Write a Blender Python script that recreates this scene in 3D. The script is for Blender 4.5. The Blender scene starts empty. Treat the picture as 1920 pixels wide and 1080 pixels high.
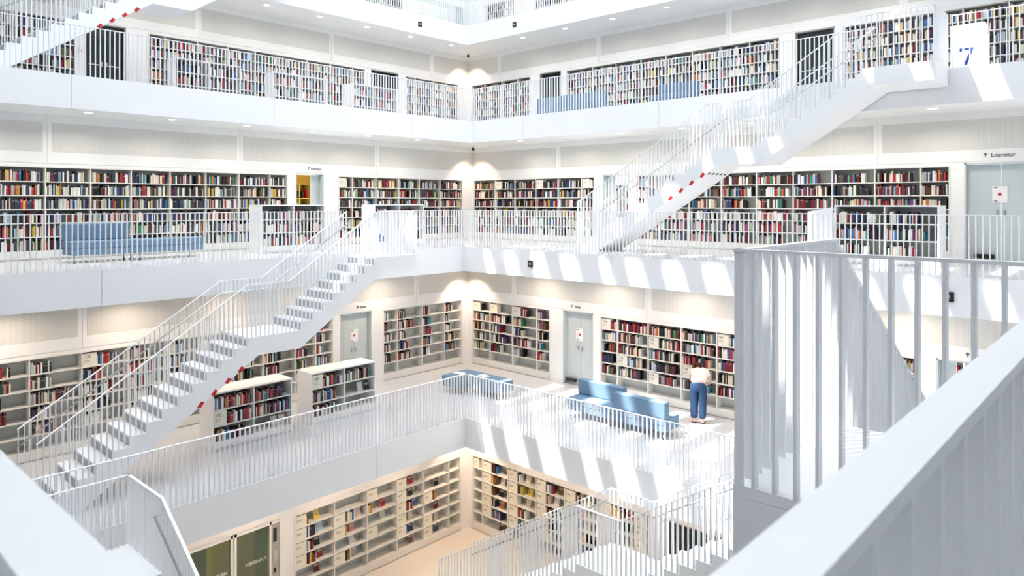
import bpy, bmesh, math, random
from mathutils import Vector, Matrix
random.seed(11)
sc = bpy.context.scene
COL = sc.collection

# ------------------------------------------------------------------ camera
A = math.radians(44.11)
ZE = 1.257
cam_d = bpy.data.cameras.new('camera')
cam = bpy.data.objects.new('camera', cam_d)
COL.objects.link(cam)
cam.location = (0, 0, ZE)
cam.rotation_euler = (math.pi / 2, 0, A - math.pi / 2)
cam_d.sensor_width = 36
cam_d.lens = 1337 / 1920 * 36
cam_d.shift_x = (960 - 889.1) / 1920
cam_d.shift_y = -(540 - 379.8) / 1920
cam_d.clip_start = 0.02
cam_d.clip_end = 200
cam_d.dof.use_dof = True
cam_d.dof.focus_distance = 14
cam_d.dof.aperture_fstop = 9.0
sc.camera = cam

# ------------------------------------------------------------------ world, sun, exposure
world = bpy.data.worlds.new('sky')
sc.world = world
world.use_nodes = True
bg = world.node_tree.nodes['Background']
bg.inputs[0].default_value = (0.87, 0.935, 1.0, 1)
bg.inputs[1].default_value = 6.2
sun_d = bpy.data.lights.new('sun', 'SUN')
sun_d.energy = 8.0
sun_d.angle = math.radians(0.6)
sun_d.color = (1.0, 0.97, 0.92)
sun = bpy.data.objects.new('sun', sun_d)
COL.objects.link(sun)
SUNV = Vector((0.54, -0.32, -1.0)).normalized()
sun.rotation_euler = SUNV.to_track_quat('-Z', 'Y').to_euler()
ROOF = 15.0
por_d = bpy.data.lights.new('roof_portal', 'AREA')
por_d.shape = 'RECTANGLE'
por_d.size = 31
por_d.size_y = 17
por_d.cycles.is_portal = True
por = bpy.data.objects.new('roof_portal', por_d)
COL.objects.link(por)
por.location = (9.5, 10.5, ROOF + 1.55)
sc.view_settings.view_transform = 'Standard'
sc.view_settings.look = 'None'
sc.view_settings.exposure = 1.0
sc.view_settings.gamma = 1.0
sc.view_settings.use_curve_mapping = False
sc.cycles.max_bounces = 6
sc.cycles.diffuse_bounces = 5
sc.cycles.light_sampling_threshold = 0.03
sc.cycles.use_adaptive_sampling = True
sc.cycles.adaptive_threshold = 0.06
sc.cycles.adaptive_min_samples = 16
sc.cycles.glossy_bounces = 2
sc.cycles.transparent_max_bounces = 12
sc.cycles.caustics_reflective = False
sc.cycles.caustics_refractive = False
sc.cycles.sample_clamp_indirect = 10.0

# ------------------------------------------------------------------ materials
def new_mat(name):
    m = bpy.data.materials.new(name)
    m.use_nodes = True
    return m, m.node_tree.nodes, m.node_tree.links, m.node_tree.nodes['Principled BSDF']

def mat(name, rgb, rough=0.5, var=0.03, scale=3.0, spec=0.4, metal=0.0, bump=0.0, bscale=60):
    m, n, l, p = new_mat(name)
    tc = n.new('ShaderNodeTexCoord')
    nz = n.new('ShaderNodeTexNoise')
    nz.inputs['Scale'].default_value = scale
    nz.inputs['Detail'].default_value = 3
    l.new(tc.outputs['Object'], nz.inputs['Vector'])
    mx = n.new('ShaderNodeMix')
    mx.data_type = 'RGBA'
    mx.inputs[6].default_value = (*[max(0, c * (1 - var)) for c in rgb], 1)
    mx.inputs[7].default_value = (*[min(1, c * (1 + var)) for c in rgb], 1)
    l.new(nz.outputs['Fac'], mx.inputs[0])
    l.new(mx.outputs[2], p.inputs['Base Color'])
    p.inputs['Roughness'].default_value = rough
    p.inputs['Specular IOR Level'].default_value = spec
    p.inputs['Metallic'].default_value = metal
    if bump:
        n2 = n.new('ShaderNodeTexNoise')
        n2.inputs['Scale'].default_value = bscale
        l.new(tc.outputs['Object'], n2.inputs['Vector'])
        b = n.new('ShaderNodeBump')
        b.inputs['Strength'].default_value = bump
        b.inputs['Distance'].default_value = 0.01
        l.new(n2.outputs['Fac'], b.inputs['Height'])
        l.new(b.outputs[0], p.inputs['Normal'])
    return m

def srgb(r, g, b):
    f = lambda c: c / 12.92 if c <= 0.04045 else ((c + 0.055) / 1.055) ** 2.4
    return tuple(f(v / 255) for v in (r, g, b))

MW = mat('white_paint', (0.89, 0.89, 0.885), 0.6, 0.015, 1.5)
MFA = mat('white_lacquer', (0.91, 0.925, 0.945), 0.35, 0.012, 1.0)
MCEIL = mat('ceiling_paint', (0.86, 0.87, 0.86), 0.7, 0.015, 1.0)
MFL = mat('pale_floor_coating', (0.67, 0.68, 0.71), 0.22, 0.02, 0.8, 0.45)
MRAIL = mat('white_steel', (0.90, 0.915, 0.935), 0.4, 0.01, 4)
MSTAIR = mat('stair_white', (0.90, 0.915, 0.935), 0.42, 0.012, 2)
MRISER = mat('riser_shade_grey', (0.42, 0.44, 0.47), 0.5, 0.04, 9)  # grey puts the shading on the risers into their colour
MSHELF = mat('shelf_board', (0.80, 0.80, 0.77), 0.5, 0.02, 3)
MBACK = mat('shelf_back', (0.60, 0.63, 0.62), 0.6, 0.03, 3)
MDOOR = mat('door_grey', (0.58, 0.64, 0.65), 0.5, 0.02, 2)
MGREY = mat('jamb_grey', (0.45, 0.44, 0.42), 0.6, 0.03, 4)
MDARK = mat('dark_fitting', (0.02, 0.02, 0.022), 0.5, 0.1, 8)
MSTEEL = mat('brushed_steel', (0.55, 0.56, 0.55), 0.3, 0.05, 12, 0.5, 0.9)
MBLUE = mat('blue_upholstery', srgb(112, 138, 164), 0.85, 0.06, 14, 0.2, 0, 0.15, 220)
MRED = mat('red_marker', (0.55, 0.02, 0.03), 0.5, 0.05, 8)
MPAPER = mat('paper', (0.88, 0.88, 0.88), 0.7, 0.01, 8)
MBOX = mat('cream_card', (0.80, 0.78, 0.68), 0.7, 0.02, 8)
MINK = mat('dark_ink', (0.05, 0.055, 0.07), 0.6, 0.05, 8)
MINKB = mat('blue_ink', (0.01, 0.06, 0.32), 0.5, 0.05, 8)
MGREEN = mat('exit_green', (0.0, 0.22, 0.10), 0.5, 0.05, 8)
MYEL = mat('yellow_paint', (0.62, 0.46, 0.12), 0.6, 0.05, 2)
MTEAL = mat('teal_panel', (0.10, 0.30, 0.22), 0.5, 0.05, 2)
MWOOD = mat('beige_floor', (0.78, 0.73, 0.66), 0.5, 0.04, 2)

def acoustic():
    m, n, l, p = new_mat('perforated_panel')
    tc = n.new('ShaderNodeTexCoord')
    vm = n.new('ShaderNodeVectorMath'); vm.operation = 'SCALE'; vm.inputs['Scale'].default_value = 40.0
    l.new(tc.outputs['Object'], vm.inputs[0])
    fr = n.new('ShaderNodeVectorMath'); fr.operation = 'FRACTION'
    l.new(vm.outputs[0], fr.inputs[0])
    sb = n.new('ShaderNodeVectorMath'); sb.operation = 'SUBTRACT'; sb.inputs[1].default_value = (.5, .5, .5)
    l.new(fr.outputs[0], sb.inputs[0])
    sx = n.new('ShaderNodeSeparateXYZ'); l.new(sb.outputs[0], sx.inputs[0])
    # panels lie in the XZ or the YZ plane: X+Y gives the running coordinate
    sx0 = n.new('ShaderNodeSeparateXYZ'); l.new(vm.outputs[0], sx0.inputs[0])
    ad = n.new('ShaderNodeMath'); ad.operation = 'ADD'
    l.new(sx0.outputs[0], ad.inputs[0]); l.new(sx0.outputs[1], ad.inputs[1])
    f1 = n.new('ShaderNodeMath'); f1.operation = 'FRACT'; l.new(ad.outputs[0], f1.inputs[0])
    s1 = n.new('ShaderNodeMath'); s1.operation = 'SUBTRACT'; s1.inputs[1].default_value = .5; l.new(f1.outputs[0], s1.inputs[0])
    p1 = n.new('ShaderNodeMath'); p1.operation = 'POWER'; p1.inputs[1].default_value = 2; l.new(s1.outputs[0], p1.inputs[0])
    p2 = n.new('ShaderNodeMath'); p2.operation = 'POWER'; p2.inputs[1].default_value = 2; l.new(sx.outputs[2], p2.inputs[0])
    a2 = n.new('ShaderNodeMath'); a2.operation = 'ADD'; l.new(p1.outputs[0], a2.inputs[0]); l.new(p2.outputs[0], a2.inputs[1])
    lt = n.new('ShaderNodeMath'); lt.operation = 'LESS_THAN'; lt.inputs[1].default_value = .07; l.new(a2.outputs[0], lt.inputs[0])
    mx = n.new('ShaderNodeMix'); mx.data_type = 'RGBA'
    mx.inputs[6].default_value = (.76, .75, .71, 1); mx.inputs[7].default_value = (.52, .515, .49, 1)
    l.new(lt.outputs[0], mx.inputs[0]); l.new(mx.outputs[2], p.inputs['Base Color'])
    p.inputs['Roughness'].default_value = .7
    return m
MACO = acoustic()

def book_mat():
    m, n, l, p = new_mat('book_cloth')
    at = n.new('ShaderNodeAttribute'); at.attribute_name = 'Col'
    nz = n.new('ShaderNodeTexNoise'); nz.inputs['Scale'].default_value = 40
    tc = n.new('ShaderNodeTexCoord'); l.new(tc.outputs['Object'], nz.inputs['Vector'])
    mr = n.new('ShaderNodeMapRange'); mr.inputs[3].default_value = .8; mr.inputs[4].default_value = 1.2
    l.new(nz.outputs['Fac'], mr.inputs[0])
    mx = n.new('ShaderNodeMix'); mx.data_type = 'RGBA'; mx.blend_type = 'MULTIPLY'; mx.inputs[0].default_value = 1
    l.new(at.outputs['Color'], mx.inputs[6]); l.new(mr.outputs[0], mx.inputs[7])
    l.new(mx.outputs[2], p.inputs['Base Color'])
    p.inputs['Roughness'].default_value = .5
    return m
MBOOK = book_mat()

def glass(name, tint, refl=.12):
    m, n, l, p = new_mat(name)
    n.remove(p)
    out = n['Material Output']
    tr = n.new('ShaderNodeBsdfTransparent'); tr.inputs[0].default_value = (*tint, 1)
    gl = n.new('ShaderNodeBsdfGlossy'); gl.inputs['Roughness'].default_value = .04; gl.inputs[0].default_value = (.9, .95, .95, 1)
    lw = n.new('ShaderNodeLayerWeight'); lw.inputs[0].default_value = refl
    mx = n.new('ShaderNodeMixShader')
    l.new(lw.outputs['Facing'], mx.inputs[0]); l.new(tr.outputs[0], mx.inputs[1]); l.new(gl.outputs[0], mx.inputs[2])
    l.new(mx.outputs[0], out.inputs[0])
    return m
MGLASS = glass('olive_glass', (.60, .64, .42), .2)
MDGLASS = mat('dark_glass', (.012, .02, .022), .12, .2, 2, .6)

def emis(name, rgb, s):
    m, n, l, p = new_mat(name)
    p.inputs['Base Color'].default_value = (*rgb, 1)
    p.inputs['Emission Color'].default_value = (*rgb, 1)
    p.inputs['Emission Strength'].default_value = s
    return m
MLAMP = emis('lamp_diffuser', (1, .96, .9), 2.5)

# ------------------------------------------------------------------ mesh helpers
WO = {}

class MB:
    def __init__(s):
        s.v = []; s.f = []; s.mi = []
    def box(s, x0, y0, z0, x1, y1, z1, mi=0):
        x0, x1 = min(x0, x1), max(x0, x1); y0, y1 = min(y0, y1), max(y0, y1); z0, z1 = min(z0, z1), max(z0, z1)
        b = len(s.v)
        s.v += [(x0, y0, z0), (x1, y0, z0), (x1, y1, z0), (x0, y1, z0), (x0, y0, z1), (x1, y0, z1), (x1, y1, z1), (x0, y1, z1)]
        for f in ((0, 3, 2, 1), (4, 5, 6, 7), (0, 1, 5, 4), (1, 2, 6, 5), (2, 3, 7, 6), (3, 0, 4, 7)):
            s.f.append(tuple(b + i for i in f)); s.mi.append(mi)
        return s
    def prism(s, pts, vec, mi=0):
        b = len(s.v); n = len(pts); vec = Vector(vec)
        s.v += [tuple(Vector(p)) for p in pts] + [tuple(Vector(p) + vec) for p in pts]
        s.f.append(tuple(range(b + n - 1, b - 1, -1))); s.mi.append(mi)
        s.f.append(tuple(range(b + n, b + 2 * n))); s.mi.append(mi)
        for i in range(n):
            j = (i + 1) % n
            s.f.append((b + i, b + j, b + n + j, b + n + i)); s.mi.append(mi)
        return s
    def rbox(s, x0, y0, z0, x1, y1, z1, r=.02, seg=2, mi=0):
        bm = bmesh.new()
        bmesh.ops.create_cube(bm, size=1)
        for v in bm.verts:
            v.co = Vector(((x0 + x1) / 2 + v.co.x * (x1 - x0), (y0 + y1) / 2 + v.co.y * (y1 - y0), (z0 + z1) / 2 + v.co.z * (z1 - z0)))
        bmesh.ops.bevel(bm, geom=list(bm.edges), offset=r, segments=seg, affect='EDGES', profile=.5)
        b = len(s.v); bm.verts.index_update()
        s.v += [tuple(v.co) for v in bm.verts]
        for f in bm.faces:
            s.f.append(tuple(b + v.index for v in f.verts)); s.mi.append(mi)
        bm.free()
        return s
    def tube(s, pts, r, n=8, mi=0):
        pts = [Vector(p) for p in pts]
        rings = []
        for i, p in enumerate(pts):
            d = (pts[min(i + 1, len(pts) - 1)] - pts[max(i - 1, 0)]).normalized()
            up = Vector((0, 0, 1)) if abs(d.z) < .9 else Vector((1, 0, 0))
            a = d.cross(up).normalized(); c = d.cross(a).normalized()
            b = len(s.v)
            s.v += [tuple(p + a * r * math.cos(2 * math.pi * k / n) + c * r * math.sin(2 * math.pi * k / n)) for k in range(n)]
            rings.append(b)
        for a, b in zip(rings, rings[1:]):
            for k in range(n):
                s.f.append((a + k, a + (k + 1) % n, b + (k + 1) % n, b + k)); s.mi.append(mi)
        s.f.append(tuple(rings[0] + k for k in range(n - 1, -1, -1))); s.mi.append(mi)
        s.f.append(tuple(rings[-1] + k for k in range(n))); s.mi.append(mi)
        return s

def obj(name, mb, mats, parent=None, smooth=False):
    if not isinstance(mats, (list, tuple)):
        mats = [mats]
    o0 = WO.get(parent.name, Vector((0, 0, 0))) if parent else Vector((0, 0, 0))
    me = bpy.data.meshes.new(name)
    me.from_pydata([tuple(Vector(v) - o0) for v in mb.v], [], mb.f)
    for m in mats:
        me.materials.append(m)
    me.polygons.foreach_set('material_index', mb.mi)
    bm = bmesh.new(); bm.from_mesh(me)
    bmesh.ops.recalc_face_normals(bm, faces=bm.faces)
    bm.to_mesh(me); bm.free()
    if smooth:
        me.polygons.foreach_set('use_smooth', [True] * len(me.polygons))
    me.update()
    o = bpy.data.objects.new(name, me)
    COL.objects.link(o)
    if parent:
        o.parent = parent
        WO[o.name] = o0
    return o

def inst(name, me, world, parent, rz=0, sz=1, mtx=None):
    o = bpy.data.objects.new(name, me)
    COL.objects.link(o)
    o.parent = parent
    o.location = Vector(world) - WO.get(parent.name, Vector((0, 0, 0)))
    o.rotation_euler = (0, 0, rz)
    o.scale = (1, 1, sz)
    return o

def thing(name, loc, label, cat, group=None, kind=None):
    o = bpy.data.objects.new(name, None)
    o.empty_display_size = .1
    COL.objects.link(o)
    o.location = loc
    WO[o.name] = Vector(loc)
    tag(o, label, cat, group, kind)
    return o

def tag(o, label, cat, group=None, kind=None):
    o['label'] = label; o['category'] = cat
    if group: o['group'] = group
    if kind: o['kind'] = kind
    return o

def text_mesh(txt, size, depth=.002, align='LEFT'):
    c = bpy.data.curves.new('t', 'FONT')
    c.body = txt; c.size = size; c.extrude = depth; c.align_x = align
    o = bpy.data.objects.new('t', c); COL.objects.link(o)
    dg = bpy.context.evaluated_depsgraph_get()
    me = bpy.data.meshes.new_from_object(o.evaluated_get(dg))
    bpy.data.objects.remove(o); bpy.data.curves.remove(c)
    return me

def text_obj(name, txt, size, pos, side, m, parent=None, flip=False, align='LEFT'):
    me = text_mesh(txt, size, .002, align)
    me.materials.clear(); me.materials.append(m)
    rot = Matrix.Rotation(math.pi / 2, 4, 'X')
    if side == 'R':
        rot = Matrix.Rotation(-math.pi / 2, 4, 'Z') @ rot
    if flip:
        rot = rot @ Matrix.Rotation(math.pi, 4, 'Y')
    p = Vector(pos) - (WO.get(parent.name, Vector((0, 0, 0))) if parent else Vector((0, 0, 0)))
    me.transform(Matrix.Translation(p) @ rot)
    o = bpy.data.objects.new(name, me); COL.objects.link(o)
    if parent:
        o.parent = parent
        WO[o.name] = WO.get(parent.name, Vector((0, 0, 0)))
    return o

# ------------------------------------------------------------------ levels
# z, far void edges X/Y, near void edges X/Y, far walls X/Y
LV = {4: dict(z=-7.8, wx=14.2, wy=14.0),
      5: dict(z=-3.9, fx=12.118, fy=12.03, nx=2.75, ny=2.75, wx=16.4, wy=16.2),
      6: dict(z=0.0, fx=14.467, fy=14.44, nx=.13, ny=.16, wx=18.25, wy=17.76),
      7: dict(z=3.9, fx=16.627, fy=16.205, nx=-2.1, ny=-2.1, wx=20.5, wy=20.22),
      8: dict(z=7.8, fx=18.811, fy=18.6, nx=-4.3, ny=-4.3, wx=22.7, wy=22.4)}
NEAR = -6.0
FH = .7
STOREY = {4: 'lowest visible storey', 5: 'storey below the camera', 6: 'camera storey', 7: 'storey above the camera', 8: 'top storey'}

def ring(mb, L, z0, z1):
    X, Y = L['wx'] + .45, L['wy'] + .45
    i = .02
    fx, fy, nx, ny = L['fx'] + i, L['fy'] + i, L['nx'] - i, L['ny'] - i
    mb.box(NEAR, fy, z0, X, Y, z1)
    mb.box(fx, NEAR, z0, X, fy, z1)
    mb.box(NEAR, NEAR, z0, nx, fy, z1)
    mb.box(nx, NEAR, z0, fx, ny, z1)
    return mb

fl = obj('floor', MB().box(NEAR, NEAR, -8.0, 18, 18, -7.8), MWOOD)
tag(fl, 'warm beige hall floor at the bottom of the atrium', 'floor', kind='structure')
trim_n = 0
for k in (5, 6, 7, 8):
    L = LV[k]
    z = L['z']
    o = obj('floor', ring(MB(), L, z - .08, z), MFL)
    tag(o, 'pale glossy gallery floor of the ' + STOREY[k], 'floor', kind='structure')
    o = obj('ceiling', ring(MB(), L, z - FH, z - FH + .05), MCEIL)
    tag(o, 'white gallery soffit carrying the ' + STOREY[k], 'ceiling', kind='structure')
    # slab edges with panel joints
    for side in ('left', 'right', 'near_left', 'near_right'):
        trim_n += 1
        back = MB()
        t = .1
        if side == 'left': back.box(L['nx'], L['fy'] + .021, z - FH + .051, L['fx'] + .02, L['fy'] + t, z - .081)
        if side == 'right': back.box(L['fx'] + .021, L['ny'], z - FH + .051, L['fx'] + t, L['fy'] + .02, z - .081)
        if side == 'near_left': back.box(L['nx'] - t, L['ny'], z - FH + .051, L['nx'] - .021, L['fy'], z - .081)
        if side == 'near_right': back.box(L['nx'], L['ny'] - t, z - FH + .051, L['fx'], L['ny'] - .021, z - .081)
        tr = obj('trim_%d' % trim_n, back, MGREY)
        tag(tr, 'white panelled slab edge on the %s side of the %s' % (side.replace('_', ' '), STOREY[k]), 'slab edge', kind='structure')
        lo, hi = (L['nx'], L['fx']) if side in ('left', 'near_right') else (L['ny'], L['fy'])
        joints = [lo] + [j for j in (-4.5, .1 + .05, 4.78, 9.44, 14.05) if lo + .5 < j < hi - .5] + [hi]
        for a, b in zip(joints, joints[1:]):
            m = MB()
            a2 = a + (.004 if a != lo else 0); b2 = b - (.004 if b != hi else 0)
            if side == 'left': m.box(a2, L['fy'], z - FH, b2, L['fy'] + .02, z)
            if side == 'right': m.box(L['fx'], a2, z - FH, L['fx'] + .02, b2, z)
            if side == 'near_left': m.box(L['nx'] - .02, a2, z - FH, L['nx'], b2, z)
            if side == 'near_right': m.box(a2, L['ny'] - .02, z - FH, b2, L['ny'], z)
            obj('panel', m, MFA, tr)

# enclosing walls behind the camera and at the outer edge
for nm, lab, b in (('wall_near_left', 'plain white wall behind the camera on the left', (NEAR - .2, NEAR - .2, -8, NEAR, 26, ROOF + 1.5)),
                   ('wall_near_right', 'plain white wall behind the camera on the right', (NEAR, NEAR - .2, -8, 26, NEAR, ROOF + 1.5))):
    tag(obj(nm, MB().box(*b), MW), lab, 'wall', kind='structure')
tag(obj('wall_outer_left', MB().box(NEAR, 25.0, -8, 26, 25.2, ROOF + 1.5), MW), 'outer white wall far behind the left galleries', 'wall', kind='structure')
tag(obj('wall_outer_right', MB().box(25.2, NEAR, -8, 25.4, 25.2, ROOF + 1.5), MW), 'outer white wall far behind the right galleries', 'wall', kind='structure')

# roof light: white fins along X between glazed slots, main beams along Y
DZ = ROOF + .69
XE0 = 14.467 - .54 * (ROOF + .235)
shift = .32 * DZ
slots = []
for n in range(-3, 7):
    for a, b in ((13.25, 13.49), (12.35, 12.74), (11.36, 11.80), (10.36, 10.83)):
        slots.append((a + shift - 3.83 * n, b + shift - 3.83 * n))
slots.sort()
roof = tag(obj('ceiling', MB().box(NEAR, NEAR - .2, ROOF, 26, NEAR + .1, ROOF + 1.5), MW), 'white slotted roof light over the atrium', 'roof', kind='structure')
WO[roof.name] = Vector((0, 0, 0))
for q0 in ((NEAR, NEAR, -4.4, 18.9), (-4.4, NEAR, -3.5, 4.6), (-4.4, 6.3, -3.5, 18.9), (-3.5, NEAR, .6, 18.9), (.6, NEAR, 25.2, 2.4), (NEAR, 18.9, 25.2, 25.0)):
    obj('roof_light_blocker', MB().box(q0[0], q0[1], ROOF + .061, q0[2], q0[3], ROOF + .25), MW, roof)  # unseen closed zones added to dim skylight, hole left for sun streaks
xl = XE0 + 1.7
while xl < 24.8:
    y0_ = 8.0 if xl < 12.5 else 2.41
    for ya, yb in (((y0_, 10.3), (12.0, 18.9)) if xl < 9.3 else ((y0_, 18.9),)):
        obj('roof_sun_blocker', MB().box(xl, ya, ROOF + .42, xl + .03, yb, ROOF + 1.5), MW, roof)  # unseen deep blades added to stop sun on the upper right, gap included
    xl += .55
prev = NEAR
for a, b in slots:
    if a > 25: break
    if a > prev + .02:
        obj('roof_fin', MB().box(NEAR, prev, ROOF, 25.2, a, ROOF + .06), MW, roof)
    prev = max(prev, b)
if prev < 25:
    obj('roof_fin', MB().box(NEAR, prev, ROOF, 25.2, 25, ROOF + .06), MW, roof)
XE = 14.467 - .54 * (ROOF + .235)
xb = XE - 3.83
while xb < 25:
    obj('roof_beam', MB().box(xb, 2.41 if xb < 9 or xb > 12 else 8.0, ROOF + .07, xb + .65, 18.89, ROOF + .415), MW, roof)
    xb += 3.83

# ------------------------------------------------------------------ far walls with bookcases and doors
def P(side, c, s, d, z):
    return (s, c + d, z) if side == 'L' else (c + d, s, z)
def pbox(mb, side, c, s0, s1, d0, d1, z0, z1, mi=0):
    p, q = P(side, c, s0, d0, z0), P(side, c, s1, d1, z1)
    return mb.box(*p, *q, mi)

BOOKS = []      # candidate books
BOXES = []
PAL = {'black': (.012, .012, .014), 'charcoal': (.045, .045, .05), 'dark red': (.18, .012, .015), 'red': (.40, .025, .03),
       'white': (.80, .79, .75), 'cream': (.72, .66, .52), 'grey': (.35, .36, .37), 'navy': (.02, .04, .14),
       'blue': (.05, .17, .42), 'light blue': (.35, .5, .65), 'green': (.05, .22, .09), 'yellow': (.62, .45, .06),
       'orange': (.52, .19, .05), 'brown': (.14, .07, .035), 'purple': (.14, .05, .18), 'pink': (.65, .25, .28), 'teal': (.03, .22, .25)}
MIX = {6: ('black',) * 9 + ('white',) * 7 + ('charcoal',) * 5 + ('cream',) * 4 + ('dark red',) * 3 + ('red',) * 2 + ('navy',) * 3 + ('blue', 'grey', 'grey', 'yellow', 'green', 'brown', 'light blue', 'orange'),
       5: ('red',) * 4 + ('dark red',) * 4 + ('black',) * 9 + ('charcoal',) * 3 + ('white',) * 8 + ('cream',) * 4 + ('navy',) * 2 + ('blue', 'grey', 'grey', 'orange', 'cream', 'brown', 'light blue', 'green', 'pink', 'purple', 'white', 'teal'),
       7: ('white',) * 6 + ('cream',) * 4 + ('black',) * 7 + ('navy',) * 3 + ('blue',) * 2 + ('dark red',) * 2 + ('red',) * 2 + ('grey',) * 3 + ('yellow', 'orange', 'green', 'light blue', 'brown'),
       4: ('cream',) * 3 + ('white',) * 3 + ('black',) * 3 + ('navy',) * 2 + ('yellow',) * 2 + ('dark red',) + ('red',) * 2 + ('brown',) * 2 + ('orange', 'blue')}
MIX[8] = MIX[6]
ROWN = ['top', 'second', 'third', 'fourth', 'fifth', 'bottom']

def row_books(side, c, s0, s1, z, clear, mixkey, fill, info, start=0.0, n=None, d0=.035, free=False):
    """books standing from the image-left end of one compartment"""
    length = (s1 - s0) * fill
    x = start
    i = 0
    col = None
    while True:
        w = random.choice((.018, .022, .026, .03, .034, .04, .05)) * random.uniform(.9, 1.1)
        if n is not None and i >= n: break
        if x + w > (length if n is None else (s1 - s0) - .02): break
        if col is None or random.random() > .14:
            col = random.choice(MIX[mixkey])
            hh = min(clear - .03, random.uniform(.18, .255))
        h = hh * random.uniform(.93, 1.0)
        dp = random.uniform(.13, .19)
        sc_ = s0 + x + w / 2 if side == 'L' else s1 - x - w / 2
        BOOKS.append(dict(side=side, c=c, s=sc_, w=w * .96, h=h, dp=dp, d0=d0 + random.uniform(0, .025), z=z, col=col, info=info, i=i, lean=0))
        x += w
        i += 1
        if random.random() < .02: x += random.uniform(.02, .08)
    return x

def display_book(side, c, s, z, col, info, w=.15, h=.21):
    BOOKS.append(dict(side=side, c=c, s=s, w=w, h=h, dp=.03, d0=.13, z=z, col=col, info=info, i=-1, lean=.28))

def sign_box(side, c, s0, s1, z, h, txt, info, start=.01, w=.27):
    BOXES.append((side, c, (s0 + start) if side == 'L' else (s1 - start - w), w, z, h, txt, info))

CASES = []
def bookcase(name, label, k, side, c, s0, s1, divs, rows=6, zb=None, height=2.06, plinth=.2, depth=.32, free=False, fills=None, cells=None, short='', frm='left', mix=None, group=None, boxes=()):
    z0 = LV[k]['z'] if zb is None else zb
    loc = P(side, c, (s0 + s1) / 2, depth / 2, z0)
    t = thing(name, loc, label, 'bookcase', group)
    b = .03
    pr = -.018 if not free else 0
    for e0 in (s0, s1 - b):
        obj('side_panel', pbox(MB(), side, c, e0, e0 + b, pr, depth, z0, z0 + height - b), MSHELF if not free else MW, t)
    obj('top_board', pbox(MB(), side, c, s0, s1, pr, depth, z0 + height - b, z0 + height), MSHELF if not free else MW, t)
    pl = MB()
    pbox(pl, side, c, s0 + b, s1 - b, pr + .006, depth, z0 + .03, z0 + plinth)
    pbox(pl, side, c, s0 + b, s1 - b, pr + .035, depth, z0, z0 + .03)
    obj('plinth', pl, MSHELF if not free else MW, t)
    obj('back_panel', pbox(MB(), side, c, s0 + b, s1 - b, depth - .015, depth, z0 + plinth, z0 + height - b), MBACK, t)
    edges = sorted([s0 + b - .0125] + list(divs) + [s1 - b + .0125])
    for d in divs:
        obj('divider', pbox(MB(), side, c, d - .0125, d + .0125, 0, depth - .015, z0 + plinth, z0 + height - b), MSHELF, t)
    pitch = (height - b - plinth) / rows
    bays = list(zip(edges, edges[1:]))
    if side == 'R': bays = bays[::-1]
    for bi, (a, e) in enumerate(bays):
        a2, e2 = a + .0125, e - .0125
        for r in range(1, rows):
            zs = z0 + height - b - r * pitch
            obj('shelf', pbox(MB(), side, c, a2, e2, .004, depth - .015, zs - .022, zs), MSHELF, t)
        for r in range(rows):
            zs = z0 + height - b - (r + 1) * pitch
            if r == rows - 1: zs = z0 + plinth
            nb = bi + 1 if frm == 'left' else len(bays) - bi
            info = (short, nb, frm, r, rows, k)
            st = 0.0
            for (bb, br, txt) in boxes:
                if bb == bi and br == r:
                    sign_box(side, c, a2, e2, zs, pitch * .88, txt, info)
                    st = .29
            cell = cells.get((bi, r)) if cells is not None else None
            if cells is not None:
                if cell is None: continue
                bx, nbk, disp = cell
                if bx:
                    sign_box(side, c, a2, e2, zs, pitch * .86, '', info, w=min(.29, (e2 - a2) * .6))
                    st = .305
                if nbk:
                    st = row_books(side, c, a2, e2, zs, pitch - .022, mix or k, 1, info, st, nbk)
                for q, dc in enumerate(disp):
                    pos = max(st + .16, (e2 - a2) * .62) + q * .2
                    if pos < e2 - a2 - .06:
                        display_book(side, c, a2 + pos if side == 'L' else e2 - pos, zs, dc, info)
                continue
            f = fills(bi, r) if fills else 1
            if f > 0:
                row_books(side, c, a2, e2, zs, pitch - .022, mix or k, f, info, st)
    CASES.append(t)
    return t

def fill_full(bi, r): return random.uniform(.9, .99)
def fill_mid(bi, r):
    if r == 5: return 0
    return random.uniform(.35, .75)
def fill_l5r(bi, r):
    if r == 5: return 0 if bi < 5 else .5
    return random.uniform(.72, .97)
def fill_l5l(bi, r):
    if r == 5: return 0 if bi > 1 else random.uniform(.3, .5)
    return random.uniform(.4, .8)
def fill_l6r(bi, r): return random.uniform(.72, .97) if r < 5 else random.uniform(.5, .8)

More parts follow.
